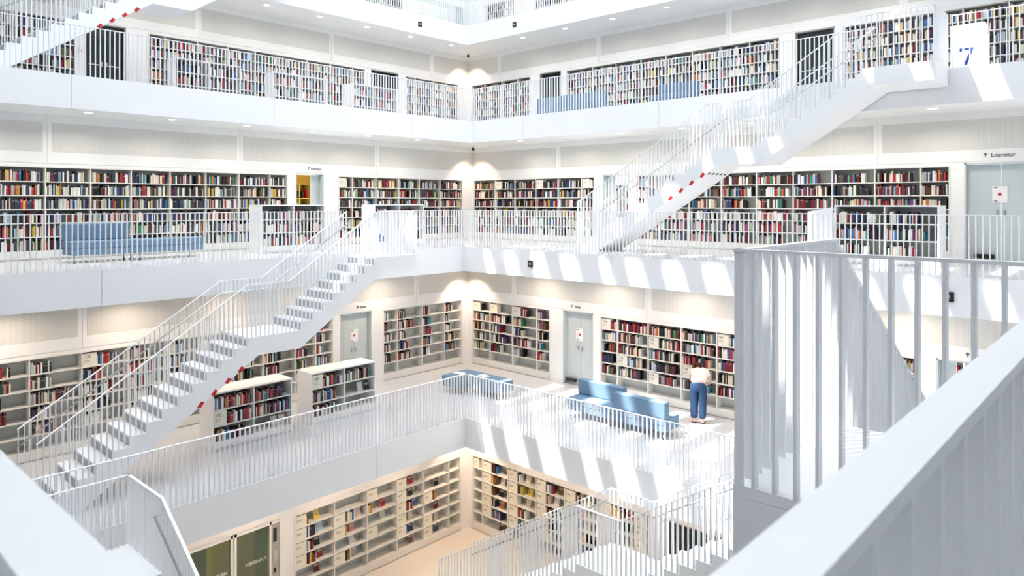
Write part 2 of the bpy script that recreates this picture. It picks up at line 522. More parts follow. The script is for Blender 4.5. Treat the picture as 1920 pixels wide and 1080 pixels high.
wall_doors = 0
def door_closed(n, k, side, c, s0, s1, label, notice=True, dark=False, box=False):
    z0 = LV[k]['z']
    t = thing('door_%d' % n, P(side, c, (s0 + s1) / 2, .1, z0), label, 'door', kind='structure')
    jm = MB()
    pbox(jm, side, c, s0, s0 + .03, 0, .4, z0, z0 + 2.1); pbox(jm, side, c, s1 - .03, s1, 0, .4, z0, z0 + 2.1)
    pbox(jm, side, c, s0, s1, 0, .4, z0 + 2.07, z0 + 2.1)
    obj('door_frame', jm, MGREY if dark else MDOOR, t)
    mid = (s0 + s1) / 2
    m = MDGLASS if dark else MDOOR
    for a, b in ((s0 + .032, mid - .004), (mid + .004, s1 - .032)):
        lf = obj('leaf', pbox(MB(), side, c, a, b, .14, .19, z0 + .008, z0 + 2.066), m, t)
        hs = b - .06 if a < mid - .1 and side == 'L' else (a + .06 if side == 'L' else (a + .06 if b > mid + .1 else b - .06))
        hm = MB(); pbox(hm, side, c, hs - .012, hs + .012, .11, .14, z0 + .98, z0 + 1.1)
        obj('handle', hm, MSTEEL, lf)
        if dark:
            mm = MB(); pbox(mm, side, c, a + .1, b - .1, .132, .139, z0 + 1.0, z0 + 1.03)
            obj('push_bar', mm, MSTEEL, lf)
    if notice:
        a = mid - .11
        pm = pbox(MB(), side, c, a, a + .26, .125, .135, z0 + 1.25, z0 + 1.6)
        nt = obj('notice', pm, MPAPER, t)
        obj('notice_mark', pbox(MB(), side, c, a + .13 - .03, a + .13 + .03, .121, .124, z0 + 1.4, z0 + 1.46), MRED, nt)
        for zz in (1.28, 1.56):
            obj('notice_text', pbox(MB(), side, c, a + (.03 if side == 'L' else .17), a + (.09 if side == 'L' else .23), .121, .124, z0 + zz, z0 + zz + .015), MINK, nt)
    if box:
        bb = MB().rbox(*P(side, c, mid + .05, .02, z0 + .02), *P(side, c, mid + .42, .1, z0 + .11), .01, 1) if side == 'L' else MB().rbox(*P(side, c, mid + .1, .02, z0 + .08), *P(side, c, mid + .45, .1, z0 + .17), .01, 1)
        obj('door_stop', bb, MDARK, t)
    return t

def doorway(n, k, side, c, s0, s1, label, yellow=False):
    z0 = LV[k]['z']
    t = thing('door_%d' % n, P(side, c, (s0 + s1) / 2, .1, z0), label, 'doorway', kind='structure')
    jm = MB()
    pbox(jm, side, c, s0 - .0, s0 + .03, 0, .5, z0, z0 + 2.1); pbox(jm, side, c, s1 - .03, s1, 0, .5, z0, z0 + 2.1)
    pbox(jm, side, c, s0, s1, 0, .5, z0 + 2.07, z0 + 2.1)
    obj('door_frame', jm, MDOOR, t)
    rm = MB()
    D = 2.0
    pbox(rm, side, c, s0 - 1.0, s1 + 1.0, D, D + .05, z0, z0 + 2.9)
    pbox(rm, side, c, s0 - 1.05, s0 - 1.0, .5, D, z0, z0 + 2.9); pbox(rm, side, c, s1 + 1.0, s1 + 1.05, .5, D, z0, z0 + 2.9)
    pbox(rm, side, c, s0 - 1.0, s1 + 1.0, .5, D, z0 + 2.85, z0 + 2.9)
    obj('room_wall', rm, MYEL if yellow else MW, t)
    # the leaf folded back into the opening
    pbox_l = MB()
    if side == 'L': pbox(pbox_l, side, c, s1 - .3, s1 - .04, .2, .25, z0, z0 + 2.06)
    else: pbox(pbox_l, side, c, s1 - .3, s1 - .04, .2, .25, z0, z0 + 2.06)
    obj('leaf', pbox_l, MDOOR, t)
    sh = MB()
    for zz in (.5, .95, 1.4, 1.85):
        pbox(sh, side, c, s0 - .1, s1 + .98, 1.55, 1.99, z0 + zz - .03, z0 + zz)
    for q in range(6):
        ss = s0 - .08 + q * (s1 - s0 + 1.04) / 5
        pbox(sh, side, c, ss - .015, ss + .015, 1.55, 1.99, z0, z0 + 1.87)
    obj('room_shelf', sh, MYEL if yellow else MSHELF, t)
    bk = MB()
    random.seed(n * 5)
    for zz in (.5, .95, 1.4):
        s = s0
        while s < s1 + .8:
            w = random.uniform(.03, .09)
            pbox(bk, side, c, s, s + w * .9, 1.6, 1.9, z0 + zz, z0 + zz + random.uniform(.15, .3), random.randint(0, 2))
            s += w + (.1 if random.random() < .2 else 0)
    obj('shelved_items', bk, [MGREY, MRED, MDARK], t)
    ld = bpy.data.lights.new('room_lamp', 'POINT'); ld.energy = 5; ld.color = (1, .85, .55); ld.shadow_soft_size = .15
    lo = bpy.data.objects.new('room_lamp', ld); COL.objects.link(lo); lo.parent = t
    lo.location = Vector(P(side, c, (s0 + s1) / 2, 1.0, z0 + 2.6)) - WO[t.name]
    return t

def far_wall(k, side, openings, joints, label):
    L = LV[k]
    z0 = L['z']
    c = L['wy'] if side == 'L' else L['wx']
    end = L['wx'] if side == 'L' else L['wy']
    m = MB()
    op = sorted(openings)
    cur = NEAR
    for a, b, h in op:
        if a > cur: pbox(m, side, c, cur, a, 0, .45, z0, z0 + 2.1)
        if h < 2.1: pbox(m, side, c, a, b, 0, .45, z0 + h, z0 + 2.1)
        cur = b
    pbox(m, side, c, cur, end + .45, 0, .45, z0, z0 + 2.1)
    pbox(m, side, c, NEAR, end + .45, 0, .45, z0 + 2.1, z0 + 3.2)
    w = obj('wall_left' if side == 'L' else 'wall_right', m, MW)
    tag(w, label, 'wall', kind='structure')
    WO[w.name] = Vector((0, 0, 0))
    js = [NEAR] + [j for j in joints if j < end - .4] + [end - .001]
    for a, b in zip(js, js[1:]):
        pn = obj('wall_panel', pbox(MB(), side, c, a + .006, b - .006, -.012, 0, z0 + 2.13, z0 + 3.2), MW, w)
        WO[pn.name] = Vector((0, 0, 0))
        obj('perforated_field', pbox(MB(), side, c, a + .09, b - .09 if b < end - .1 else b - .02, -.016, -.012, z0 + 2.38, z0 + 3.03), MACO, pn)
    return w

JN = (-4.5, .1, 4.75, 9.32, 13.93, 18.5)
H_ = 2.06
# ---- storey 6 (camera storey)
c6l, c6r = LV[6]['wy'], LV[6]['wx']
far_wall(6, 'L', [(.4, 10.77, H_), (11.03, 11.97, 2.1), (12.48, 17.73, H_)], JN, 'left back wall of the camera storey with perforated panels above bookcases')
far_wall(6, 'R', [(12.55, 17.72, H_), (11.32, 12.26, 2.1), (3.34, 11.1, H_), (1.85, 3.09, 2.1)], JN, 'right back wall of the camera storey with perforated panels above bookcases')
bookcase('bookcase', 'long white wall bookcase behind the blue sofa, left gallery at eye level', 6, 'L', c6l, .4, 10.77, [1.06, 1.97, 2.89, 3.8, 4.72, 5.644, 6.54, 7.469, 8.388, 9.302, 10.218], fills=fill_full, short='the eye-level left bookcase', frm='right')
bookcase('bookcase', 'white wall bookcase between the yellow doorway and the corner, eye-level left gallery', 6, 'L', c6l, 12.48, 17.73, [13.007, 13.906, 14.837, 15.72, 16.652], fills=fill_full, short='the eye-level left corner bookcase', boxes=[(0, 0, '')])
bookcase('bookcase', 'white wall bookcase right of the corner, eye-level right gallery', 6, 'R', c6r, 12.55, 17.72, [16.69, 15.787, 14.883, 13.962, 13.049], fills=fill_full, short='the eye-level right corner bookcase', boxes=[(1, 0, ''), (3, 0, ''), (5, 0, '')])
bookcase('bookcase', 'long white wall bookcase behind the rising stair, eye-level right gallery', 6, 'R', c6r, 3.34, 11.1, [10.37, 9.44, 8.515, 7.569, 6.648, 5.741, 4.818, 3.911], fills=fill_l6r, short='the eye-level right bookcase', frm='right', mix=5)
doorway(1, 6, 'L', c6l, 11.03, 11.97, 'open doorway to a yellow shelf room on the eye-level left gallery', True)
doorway(2, 6, 'R', c6r, 11.32, 12.26, 'open doorway behind the foot of the right stair')
door_closed(3, 6, 'R', c6r, 1.85, 3.09, 'grey double door with a paper notice, eye-level right gallery', box=True)
# ---- storey 5
c5l, c5r = LV[5]['wy'], LV[5]['wx']
far_wall(5, 'L', [(.5, 11.22, H_), (11.45, 12.53, 2.1), (12.93, 16.14, H_)], (-4.5, .3, 4.98, 9.6, 14.2), 'left back wall of the storey below with perforated panels above bookcases')
far_wall(5, 'R', [(12.82, 15.97, H_), (11.33, 12.37, 2.1), (3.5, 11.1, H_), (2.35, 3.24, 2.1)], (-4.5, .3, 4.98, 9.61, 14.2), 'right back wall of the storey below with perforated panels above bookcases')
bookcase('bookcase', 'long white wall bookcase behind the left stair, storey below the camera', 5, 'L', c5l, .5, 11.22, [1.24, 2.16, 3.08, 4.02, 4.98, 5.9, 6.75, 7.55, 8.35, 9.15, 10.07, 10.67], fills=fill_l5l, short='the lower left bookcase', frm='right', boxes=[(3, 0, '161'), (5, 0, '171')])
bookcase('bookcase', 'white wall bookcase between a grey door and the corner, lower left gallery', 5, 'L', c5l, 12.93, 16.14, [13.49, 14.45, 15.39], fills=fill_mid, short='the lower left corner bookcase')
bookcase('bookcase', 'white wall bookcase right of the corner, lower right gallery', 5, 'R', c5r, 12.82, 15.97, [15.22, 14.29, 13.35], fills=fill_mid, short='the lower right corner bookcase', boxes=[(0, 0, ''), (1, 0, ''), (2, 0, '')])
bookcase('bookcase', 'long white wall bookcase the reader leans into, lower right gallery', 5, 'R', c5r, 3.5, 11.1, [10.56, 9.63, 8.7, 7.77, 6.84, 5.9, 4.97, 4.03], fills=fill_l5r, short='the lower right bookcase', boxes=[(0, 0, '174'), (1, 3, '175'), (2, 1, '176'), (2, 4, '178'), (3, 3, '179'), (4, 0, '181')])
door_closed(4, 5, 'L', c5l, 11.45, 12.53, 'pale grey double door with a notice, lower left gallery')
door_closed(5, 5, 'R', c5r, 11.33, 12.37, 'pale grey double door with a notice, lower right gallery', box=True)
doorway(6, 5, 'R', c5r, 2.35, 3.24, 'open doorway at the right end of the lower right gallery')
# ---- storey 7
c7l, c7r = LV[7]['wy'], LV[7]['wx']
far_wall(7, 'L', [(.5, 6.07, H_), (6.28, 7.31, 2.1), (7.89, 15.34, H_), (15.6, 16.87, 2.1), (17.18, 19.95, H_)], JN, 'left back wall of the storey above with perforated panels')
far_wall(7, 'R', [(16.95, 20.0, H_), (15.54, 16.52, 2.1), (7.83, 15.3, H_), (6.38, 7.42, 2.1), (.3, 6.18, H_)], JN, 'right back wall of the storey above with perforated panels')
for (sd, cc, a, b, dv, lab, sh) in (
        ('L', c7l, .5, 6.07, [1.9, 2.83, 3.75, 4.67, 5.4], 'white wall bookcase seen under the upper left stair', 'upper left stair bookcase'),
        ('L', c7l, 7.89, 15.34, [8.36, 9.3, 10.23, 11.14, 12.09, 12.99, 13.91, 14.8], 'long white wall bookcase behind the low cases, upper left gallery', 'upper left long bookcase'),
        ('L', c7l, 17.18, 19.95, [17.7, 18.6, 19.3], 'white wall bookcase left of the corner, upper gallery', 'upper left corner bookcase'),
        ('R', c7r, 16.95, 20.0, [19.3, 18.4, 17.6], 'white wall bookcase right of the corner, upper gallery', 'upper right corner bookcase'),
        ('R', c7r, 7.83, 15.3, [14.2, 13.25, 12.3, 11.4, 10.5, 9.6, 8.7], 'long white wall bookcase behind blue sofas, upper right gallery', 'upper right long bookcase'),
        ('R', c7r, .3, 6.18, [5.3, 4.4, 3.5, 2.6, 1.7, 1.0], 'white wall bookcase behind the stair head, upper right gallery', 'upper right stair bookcase')):
    bookcase('bookcase', lab, 7, sd, cc, a, b, dv, fills=fill_full, short=sh)
door_closed(7, 7, 'L', c7l, 6.28, 7.31, 'dark glass door below the green exit sign, upper left gallery', False, True)
door_closed(8, 7, 'L', c7l, 15.6, 16.87, 'dark glass door right of the low cases, upper left gallery', False, True)
door_closed(9, 7, 'R', c7r, 15.54, 16.52, 'dark glass door behind the blue bench, upper right gallery', False, True)
door_closed(10, 7, 'R', c7r, 6.38, 7.42, 'dark glass door behind the stair, upper right gallery', False, True)
# ---- storey 8
c8l, c8r = LV[8]['wy'], LV[8]['wx']
far_wall(8, 'L', [(15.0, 18.9, H_), (19.6, 22.4, 2.1)], JN, 'left back wall of the top storey')
far_wall(8, 'R', [(19.6, 21.4, H_), (14.5, 18.6, H_)], JN, 'right back wall of the top storey')
bookcase('bookcase', 'dark filled bookcase on the top storey, left of the corner', 8, 'L', c8l, 15.0, 18.9, [15.9, 16.9, 17.9], fills=fill_full, short='top left bookcase')
bookcase('bookcase', 'dark filled bookcase on the top storey, just right of the corner', 8, 'R', c8r, 19.6, 21.4, [20.5], fills=fill_full, short='top right bookcase')
bookcase('bookcase', 'dark filled bookcase on the top storey, farther right of the corner', 8, 'R', c8r, 14.5, 18.6, [17.7, 16.8, 15.9], fills=fill_full, short='top far right bookcase')
doorway(11, 8, 'L', c8l, 19.6, 22.4, 'wide open doorway at the corner of the top storey')
# ---- storey 4
c4l, c4r = LV[4]['wy'], LV[4]['wx']
far_wall(4, 'L', [(6.2, 8.3, 2.1), (8.66, 13.9, H_)], JN, 'left wall of the lowest hall')
far_wall(4, 'R', [(8.3, 13.83, H_), (6.6, 7.95, 2.1)], JN, 'right wall of the lowest hall')
cl = {(0, 0): (1, 2, ['yellow']), (0, 1): (1, 8, ['light blue']), (0, 2): (1, 7, ['black']), (0, 3): (1, 9, ['red']), (0, 4): (0, 0, ['dark red']), (0, 5): (0, 6, []),
      (1, 1): (1, 8, ['cream']), (1, 2): (1, 2, ['pink']), (1, 3): (0, 0, ['white']), (1, 4): (1, 6, ['grey']),
      (2, 0): (1, 0, []), (2, 1): (0, 5, ['red']), (2, 2): (0, 0, ['white']), (2, 3): (1, 1, []),
      (3, 0): (1, 0, ['red']), (3, 1): (1, 0, ['black']), (3, 2): (1, 6, ['blue']), (3, 3): (1, 0, ['cream']), (3, 4): (1, 1, ['navy']), (3, 5): (0, 0, ['brown']),
      (4, 1): (0, 0, ['black']), (4, 2): (1, 4, []), (4, 3): (0, 0, ['dark red']), (4, 4): (1, 1, ['cream']), (4, 5): (1, 0, ['navy'])}
bookcase('bookcase', 'white wall bookcase with cream boxes left of the corner in the lowest hall', 4, 'L', c4l, 8.66, 13.9, [9.74, 10.7, 11.64, 12.55, 13.46], cells=cl, short='the lowest left bookcase')
cr = {(0, 0): (1, 0, []), (1, 0): (1, 6, []), (1, 1): (1, 4, ['white']), (1, 2): (1, 3, ['black']), (1, 3): (1, 4, ['orange']), (1, 4): (1, 10, []), (1, 5): (0, 0, ['brown']),
      (2, 0): (1, 2, ['cream']), (2, 1): (1, 6, ['yellow']), (2, 2): (1, 0, ['cream']), (2, 3): (1, 9, []), (2, 4): (1, 4, ['white']),
      (3, 0): (1, 8, ['brown']), (3, 1): (1, 2, ['white']), (3, 2): (1, 7, []), (3, 3): (1, 6, []), (3, 4): (1, 5, []), (3, 5): (0, 0, ['red'])}
for bi in (4, 5, 6):
    for r in range(5):
        cr[(bi, r)] = (1, random.randint(2, 9), [random.choice(['white', 'cream', 'red', 'black'])])
bookcase('bookcase', 'white wall bookcase with cream boxes right of the corner in the lowest hall', 4, 'R', c4r, 8.3, 13.83, [13.46, 12.53, 11.58, 10.66, 9.69, 8.68], cells=cr, short='the lowest right bookcase')
door_closed(12, 4, 'R', c4r, 6.6, 7.95, 'dark green glass door behind the lowest right stair', False, True)

# glazed entrance in the lowest hall
z4 = LV[4]['z']
gd = thing('door_13', (7.25, c4l, z4), 'glazed double entrance with reversed white lettering in the lowest hall', 'glass door', kind='structure')
fm = MB()
for a, b in ((6.2, 6.26), (7.16, 7.21), (7.235, 7.29), (8.06, 8.1)):
    pbox(fm, 'L', c4l, a, b, .02, .1, z4, z4 + 2.1)
pbox(fm, 'L', c4l, 6.2, 8.3, .02, .1, z4 + 2.02, z4 + 2.1)
obj('door_frame', fm, MW, gd)
sp = obj('side_panel', pbox(MB(), 'L', c4l, 8.1, 8.3, .03, .12, z4, z4 + 2.02), MGREY, gd)
obj('switch_plate', pbox(MB(), 'L', c4l, 8.15, 8.23, .02, .03, z4 + 1.62, z4 + 1.92), MDARK, sp)
obj('intercom', pbox(MB(), 'L', c4l, 8.15, 8.24, .022, .03, z4 + 1.22, z4 + 1.42), MSTEEL, sp)
obj('card_reader', pbox(MB(), 'L', c4l, 8.16, 8.22, .02, .03, z4 + .95, z4 + 1.05), MDARK, sp)
for a, b, tx in ((6.26, 7.16, 'VERTIEFEN'), (7.29, 8.06, 'FLANIEREN')):
    pn = obj('pane', pbox(MB(), 'L', c4l, a, b, .05, .062, z4 + .02, z4 + 2.02), MGLASS, gd)
    text_obj('lettering', tx, .1, (b - .06, c4l + .045, z4 + 1.3), 'L', MPAPER, pn, flip=True)
rm = MB()
rm.box(3.5, c4l + 3.6, z4, 9.5, c4l + 3.7, z4 + 3); rm.box(3.4, c4l + .45, z4, 3.5, c4l + 3.6, z4 + 3); rm.box(9.5, c4l + .45, z4, 9.6, c4l + 3.6, z4 + 3)
rm.box(3.5, c4l + .45, z4 + 2.95, 9.5, c4l + 3.6, z4 + 3)
obj('room_wall', rm, MW, gd)
obj('room_column', MB().box(7.35, c4l + 1.3, z4 + .25, 8.35, c4l + 2.1, z4 + 2.95), MYEL, gd)
obj('room_screen', MB().box(6.2, c4l + .5, z4, 6.85, c4l + .54, z4 + 2.6), MTEAL, gd)
obj('room_screen', MB().box(7.98, c4l + .5, z4, 8.6, c4l + .54, z4 + 2.6), MTEAL, gd)
ld = bpy.data.lights.new('room_lamp', 'POINT'); ld.energy = 25; ld.color = (1, .9, .7); ld.shadow_soft_size = .2
lo = bpy.data.objects.new('room_lamp', ld); COL.objects.link(lo); lo.parent = gd
lo.location = Vector((7.0, c4l + 1.2, z4 + 2.7)) - WO[gd.name]

# ------------------------------------------------------------------ railings
RH = 1.05
PITCH = .0962
def blade(name, along):
    m = MB()
    if along == 'x': m.box(-.007, -.021, 0, .007, .021, 1)
    else: m.box(-.021, -.007, 0, .021, .007, 1)
    me = bpy.data.meshes.new(name)
    me.from_pydata(m.v, [], m.f); me.materials.append(MRAIL); me.update()
    return me
BLX, BLY = blade('baluster_x', 'x'), blade('baluster_y', 'y')

def handrail_mb(mb, a, b, w=.045, t=.014):
    a, b = Vector(a), Vector(b)
    d = (b - a); h = Vector((d.x, d.y, 0)).normalized()
    n = Vector((-h.y, h.x, 0)) * (w / 2)
    mb.prism([a - n, b - n, b + n, a + n], (0, 0, -t))

def gallery_rail(label, pts, z, far=False):
    """straight runs of a gallery balustrade"""
    t = thing('railing', (pts[0][0], pts[0][1], z), label, 'railing')
    hm = MB()
    stuff = MB()
    for (a, b) in zip(pts, pts[1:]):
        handrail_mb(hm, (*a, z + RH), (*b, z + RH))
    obj('handrail', hm, MRAIL, t)
    for (a, b) in zip(pts, pts[1:]):
        a, b = Vector((*a, 0)), Vector((*b, 0))
        L_ = (b - a).length
        n = max(1, int(L_ / PITCH))
        ax = abs((b - a).x) > abs((b - a).y)
        for i in range(n + 1):
            p = a + (b - a) * (i / n)
            if far:
                if ax: stuff.box(p.x - .007, p.y - .021, z, p.x + .007, p.y + .021, z + RH - .012)
                else: stuff.box(p.x - .021, p.y - .007, z, p.x + .021, p.y + .007, z + RH - .012)
            else:
                inst('baluster', BLX if ax else BLY, (p.x, p.y, z), t, 0, RH - .012)
    if far:
        o = obj('balusters', stuff, MRAIL, t)
        o['kind'] = 'stuff'
    return t

q = .03
L = LV[6]
gallery_rail('white slatted balustrade along the eye-level left gallery before the blue sofa', [(L['nx'], L['fy'] + q), (10.17, L['fy'] + q)], 0)
gallery_rail('white slatted balustrade round the far corner at eye level', [(11.42, L['fy'] + q), (L['fx'] + q, L['fy'] + q), (L['fx'] + q, 8.5)], 0)
gallery_rail('white slatted balustrade along the right half of the eye-level right gallery', [(L['fx'] + q, 8.4), (L['fx'] + q, L['ny'])], 0)
gallery_rail('blurred white balustrade close to the camera at lower right', [(L['nx'], .159), (3.1, .159)], 0)
gallery_rail('blurred white balustrade close to the camera at lower left', [(.13, .159), (.13, 9.0)], 0)
gallery_rail('white balustrade at right edge beyond the nearest stair head', [(4.35, .159), (14.4, .159)], 0)
L = LV[5]
gallery_rail('white slatted balustrade of the lower left gallery below the low cases', [(L['nx'], L['fy'] + q), (L['fx'] + q, L['fy'] + q)], L['z'])
gallery_rail('white slatted balustrade of the lower right gallery below the sofas', [(L['fx'] + q, L['fy'] - .06), (L['fx'] + q, 4.55)], L['z'])
gallery_rail('white balustrade of the lower gallery on the near left side', [(L['nx'] - q, 10.0), (L['nx'] - q, L['ny'])], L['z'], True)
gallery_rail('white balustrade of the lower gallery on the near right side', [(L['nx'], L['ny'] - q), (L['fx'], L['ny'] - q)], L['z'], True)
L = LV[7]
gallery_rail('white slatted balustrade of the upper left gallery', [(L['nx'], L['fy'] + q), (L['fx'] + q, L['fy'] + q)], L['z'], True)
gallery_rail('white slatted balustrade of the upper right gallery left of the stair head', [(L['fx'] + q, L['fy'] - .06), (L['fx'] + q, 4.35)], L['z'], True)
gallery_rail('white slatted balustrade in front of the large blue seven', [(L['fx'] + q, 3.02), (L['fx'] + q, L['ny'])], L['z'], True)
L = LV[8]
gallery_rail('white slatted balustrade of the top left gallery', [(11.15, L['fy'] + q), (L['fx'] + q, L['fy'] + q)], L['z'], True)
gallery_rail('white slatted balustrade of the top right gallery', [(L['fx'] + q, L['fy'] - .06), (L['fx'] + q, L['ny'])], L['z'], True)

# ------------------------------------------------------------------ staircases
W_ST = 1.16
def staircase(label, O, u, v, ztop, haz=True, inner=False):
    """s runs down the stair from the end of the top landing, w from the void side to the gallery side"""
    O = Vector((*O, ztop)); u = Vector((*u, 0)); v = Vector((*v, 0))
    def Q(s, w, z): return O + u * s + v * w + Vector((0, 0, z))
    t = thing('staircase', tuple(Q(8.0, W_ST / 2, -3.9)), label, 'staircase')
    R = 3.9 / 22
    S0, T = 1.25, .2786
    mid0 = S0 + 7 * T
    mid1 = mid0 + 1.22
    foot = mid1 + 13 * T
    zm = -8 * R
    top = [(0, 0), (S0, 0)]
    s, z = S0, 0
    for i in range(8):
        z -= R
        top.append((s, z))
        if i < 7:
            s += T; top.append((s, z))
    s = mid1
    top.append((s, zm))
    z = zm
    for i in range(14):
        z -= R
        top.append((s, z))
        if i < 13:
            s += T; top.append((s, z))
    sof = [(foot - .6, -3.9), (4.19, -1.79), (3.24, -1.79), (1.05, -.36), (0, -.36)]
    prof = top + sof
    for w0 in (0, W_ST - .05):
        obj('stringer', MB().prism([Q(a, w0, b) for a, b in prof], v * .05), MSTAIR, t)
    sm = MB()
    sl = sof[::-1]
    for (a, b) in zip(sl, sl[1:]):
        sm.prism([Q(a[0], .05, a[1]), Q(b[0], .05, b[1]), Q(b[0], .05, b[1] + .05), Q(a[0], .05, a[1] + .05)], v * (W_ST - .1))
    sm.prism([Q(0, .05, -.309), Q(.05, .05, -.309), Q(.05, .05, -.051), Q(0, .05, -.051)], v * (W_ST - .1))
    obj('soffit', sm, MSTAIR, t)
    obj('landing', MB().prism([Q(0, .05, 0), Q(S0, .05, 0), Q(S0, .05, -.05), Q(0, .05, -.05)], v * (W_ST - .1)), MSTAIR, t)
    obj('landing', MB().prism([Q(mid0, .05, zm), Q(mid1, .05, zm), Q(mid1, .05, zm - .05), Q(mid0, .05, zm - .05)], v * (W_ST - .1)), MSTAIR, t)
    def step(s, ztr, n_last):
        # riser down from ztr at s, tread below it
        o = obj('step', MB().prism([Q(s, .05, ztr - R), Q(s + T, .05, ztr - R), Q(s + T, .05, ztr - R - .03), Q(s, .05, ztr - R - .03)], v * (W_ST - .1)), MSTAIR, t) if not n_last else None
        par = o if o else t
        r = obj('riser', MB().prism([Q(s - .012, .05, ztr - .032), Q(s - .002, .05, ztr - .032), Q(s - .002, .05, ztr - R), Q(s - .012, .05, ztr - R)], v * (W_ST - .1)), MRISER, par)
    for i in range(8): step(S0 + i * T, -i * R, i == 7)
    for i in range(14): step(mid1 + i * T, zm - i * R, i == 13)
    # railings
    rail_pts = [(0, RH), (S0, RH), (mid0 + .3, zm + RH), (mid1, zm + RH), (foot + .05, -3.9 + RH + .22)]
    def ztop_at(s):
        for (a, b) in zip(rail_pts, rail_pts[1:]):
            if a[0] <= s <= b[0]: return a[1] + (b[1] - a[1]) * (s - a[0]) / (b[0] - a[0])
        return rail_pts[-1][1]
    def base_at(s):
        if s <= S0: return 0
        if s < mid0: return -R * (1 + int((s - S0) / T))
        if s <= mid1: return zm
        if s < foot: return zm - R * (1 + int((s - mid1) / T))
        return -3.9
    xdir = abs(u.x) > .5
    for w0, s_from in ((.025, 0), (W_ST - .025, S0)):
        hm = MB()
        pts = [p for p in rail_pts if p[0] >= s_from]
        for (a, b) in zip(pts, pts[1:]):
            handrail_mb(hm, Q(a[0], w0, a[1]), Q(b[0], w0, b[1]))
        if s_from == 0:
            handrail_mb(hm, Q(.02, 0, RH), Q(.02, W_ST, RH))
        rl = obj('railing', hm, MRAIL, t)
        n = int((foot + .05 - s_from) / PITCH)
        for i in range(n + 1):
            s = s_from + .01 + i * (foot + .03 - s_from) / n
            bz = base_at(s)
            inst('baluster', BLX if xdir else BLY, Q(s, w0, bz), rl, 0, ztop_at(s) - bz - .01)
        if s_from == 0:
            m = int(W_ST / PITCH) + 1
            for i in range(1, m + 1):
                inst('baluster', BLY if xdir else BLX, Q(.02, W_ST * i / m, 0), rl, 0, RH - .012)
    g = W_ST - .11
    gp = [(S0 - .05, .80), (mid0 + .25, zm + .80), (mid1 + .05, zm + .80), (foot + .05, -3.9 + 1.0)]
    gm = MB().tube([Q(a, g, b) for a, b in gp], .017, 8)
    for a, b in gp:
        gm.tube([Q(a, g, b), Q(a, W_ST - .03, b)], .008, 6)
    obj('grab_rail', gm, MSTEEL, t, True)
    if inner:
        gm = MB().tube([Q(a, .11, b) for a, b in gp], .017, 8)
        for a, b in gp:
            gm.tube([Q(a, .11, b), Q(a, .03, b)], .008, 6)
        obj('grab_rail', gm, MSTEEL, t, True)
    if haz:
        sl_ = (3.9 - 1.79) / (foot - .6 - 4.19)
        for i in range(4):
            s = 4.5 + i * .27
            zz = -1.79 - (s - 4.19) * sl_
            d = .13
            obj('hazard_mark', MB().prism([Q(s, -.004, zz + .01), Q(s + d * .5, -.004, zz + .01 + .03), Q(s + d * 1.1, -.004, zz + .0 - d * .45), Q(s + d * .55, -.004, zz - .01 - d * .45 - .02 + .01)], v * .005), MRED, t)
        for i in range(5):
            w0 = .08 + i * .21
            s = 4.45
            zz = -1.79 - (s - 4.19) * sl_
            obj('hazard_mark', MB().prism([Q(s, w0, zz - .004), Q(s + .05, w0, zz - .004 - .05 * sl_), Q(s + .05, w0 + .1, zz - .004 - .05 * sl_), Q(s, w0 + .1, zz - .004)], (0, 0, .006)), MDARK, t)
    return t

staircase('white stair rising from the eye-level right gallery to the storey above', (15.42, 3.07), (0, 1), (1, 0), 3.9)
staircase('white stair rising along the left side in front of bookcase 171', (11.42, 13.0), (-1, 0), (0, 1), 0)
staircase('white stair at the upper left corner of the picture', (11.08, 17.35), (-1, 0), (0, 1), 7.8)
staircase('nearest white stair, its landing railing large at right', (3.1, 1.39), (1, 0), (0, -1), 0, False)
staircase('white stair at the lower left going down from a solid-looking railing', (4.13, 11.27), (0, -1), (-1, 0), -3.9, False, True)
staircase('sunlit white stair at the bottom centre in the lowest hall', (10.62, 3.3), (0, 1), (1, 0), -3.9, False)

# ------------------------------------------------------------------ low free-standing bookcases
def low_case(label, k, side, c, s0, s1, short, fills, boxes=(), cells=None, depth=.6):
    mid = (s0 + s1) / 2
    t = bookcase('low_bookcase', label, k, side, c, s0, s1, [mid], rows=3, height=1.2, plinth=.17, depth=depth, free=True, fills=fills, short=short, mix=5, boxes=boxes, cells=cells, group='low free-standing bookcases')
    return t
low_case('low white bookcase numbered 192 beside the left stair', 5, 'L', 14.15, 6.82, 8.70, 'low bookcase nearer stair', None,
         cells={(0, 0): (0, 26, []), (1, 0): (0, 24, []), (0, 1): (0, 0, []), (1, 1): (0, 25, []), (0, 2): (0, 24, []), (1, 2): (0, 0, ['white', 'cream', 'light blue'])})
CB = (14.15, 6.86, 7.745)
zz5 = -3.9 + .17 + (1.2 - .03 - .17) / 3
sign_box('L', 14.15, 6.86, 7.75, zz5, .3, '192', ('low bookcase nearer stair', 1, 'left', 1, 3, 5))
row_books('L', 14.15, 6.86, 7.75, zz5, .3, 5, 1, ('low bookcase nearer stair', 1, 'left', 1, 3, 5), .3, 20)
low_case('low white bookcase numbered 193 right of the one numbered 192', 5, 'L', 14.15, 9.2, 11.06, 'low bookcase farther from stair', None,
         cells={(0, 1): (0, 22, []), (0, 2): (0, 22, []), (1, 0): (0, 26, []), (1, 1): (0, 0, ['white', 'black', 'cream'])})
zz5 = -3.9 + .17 + 2 * (1.2 - .03 - .17) / 3
sign_box('L', 14.15, 9.24, 10.12, zz5, .3, '193', ('low bookcase farther from stair', 1, 'left', 0, 3, 5))
row_books('L', 14.15, 9.24, 10.12, zz5, .3, 5, 1, ('low bookcase farther from stair', 1, 'left', 0, 3, 5), .3, 18)
lowfill = lambda bi, r: random.uniform(.75, .95)
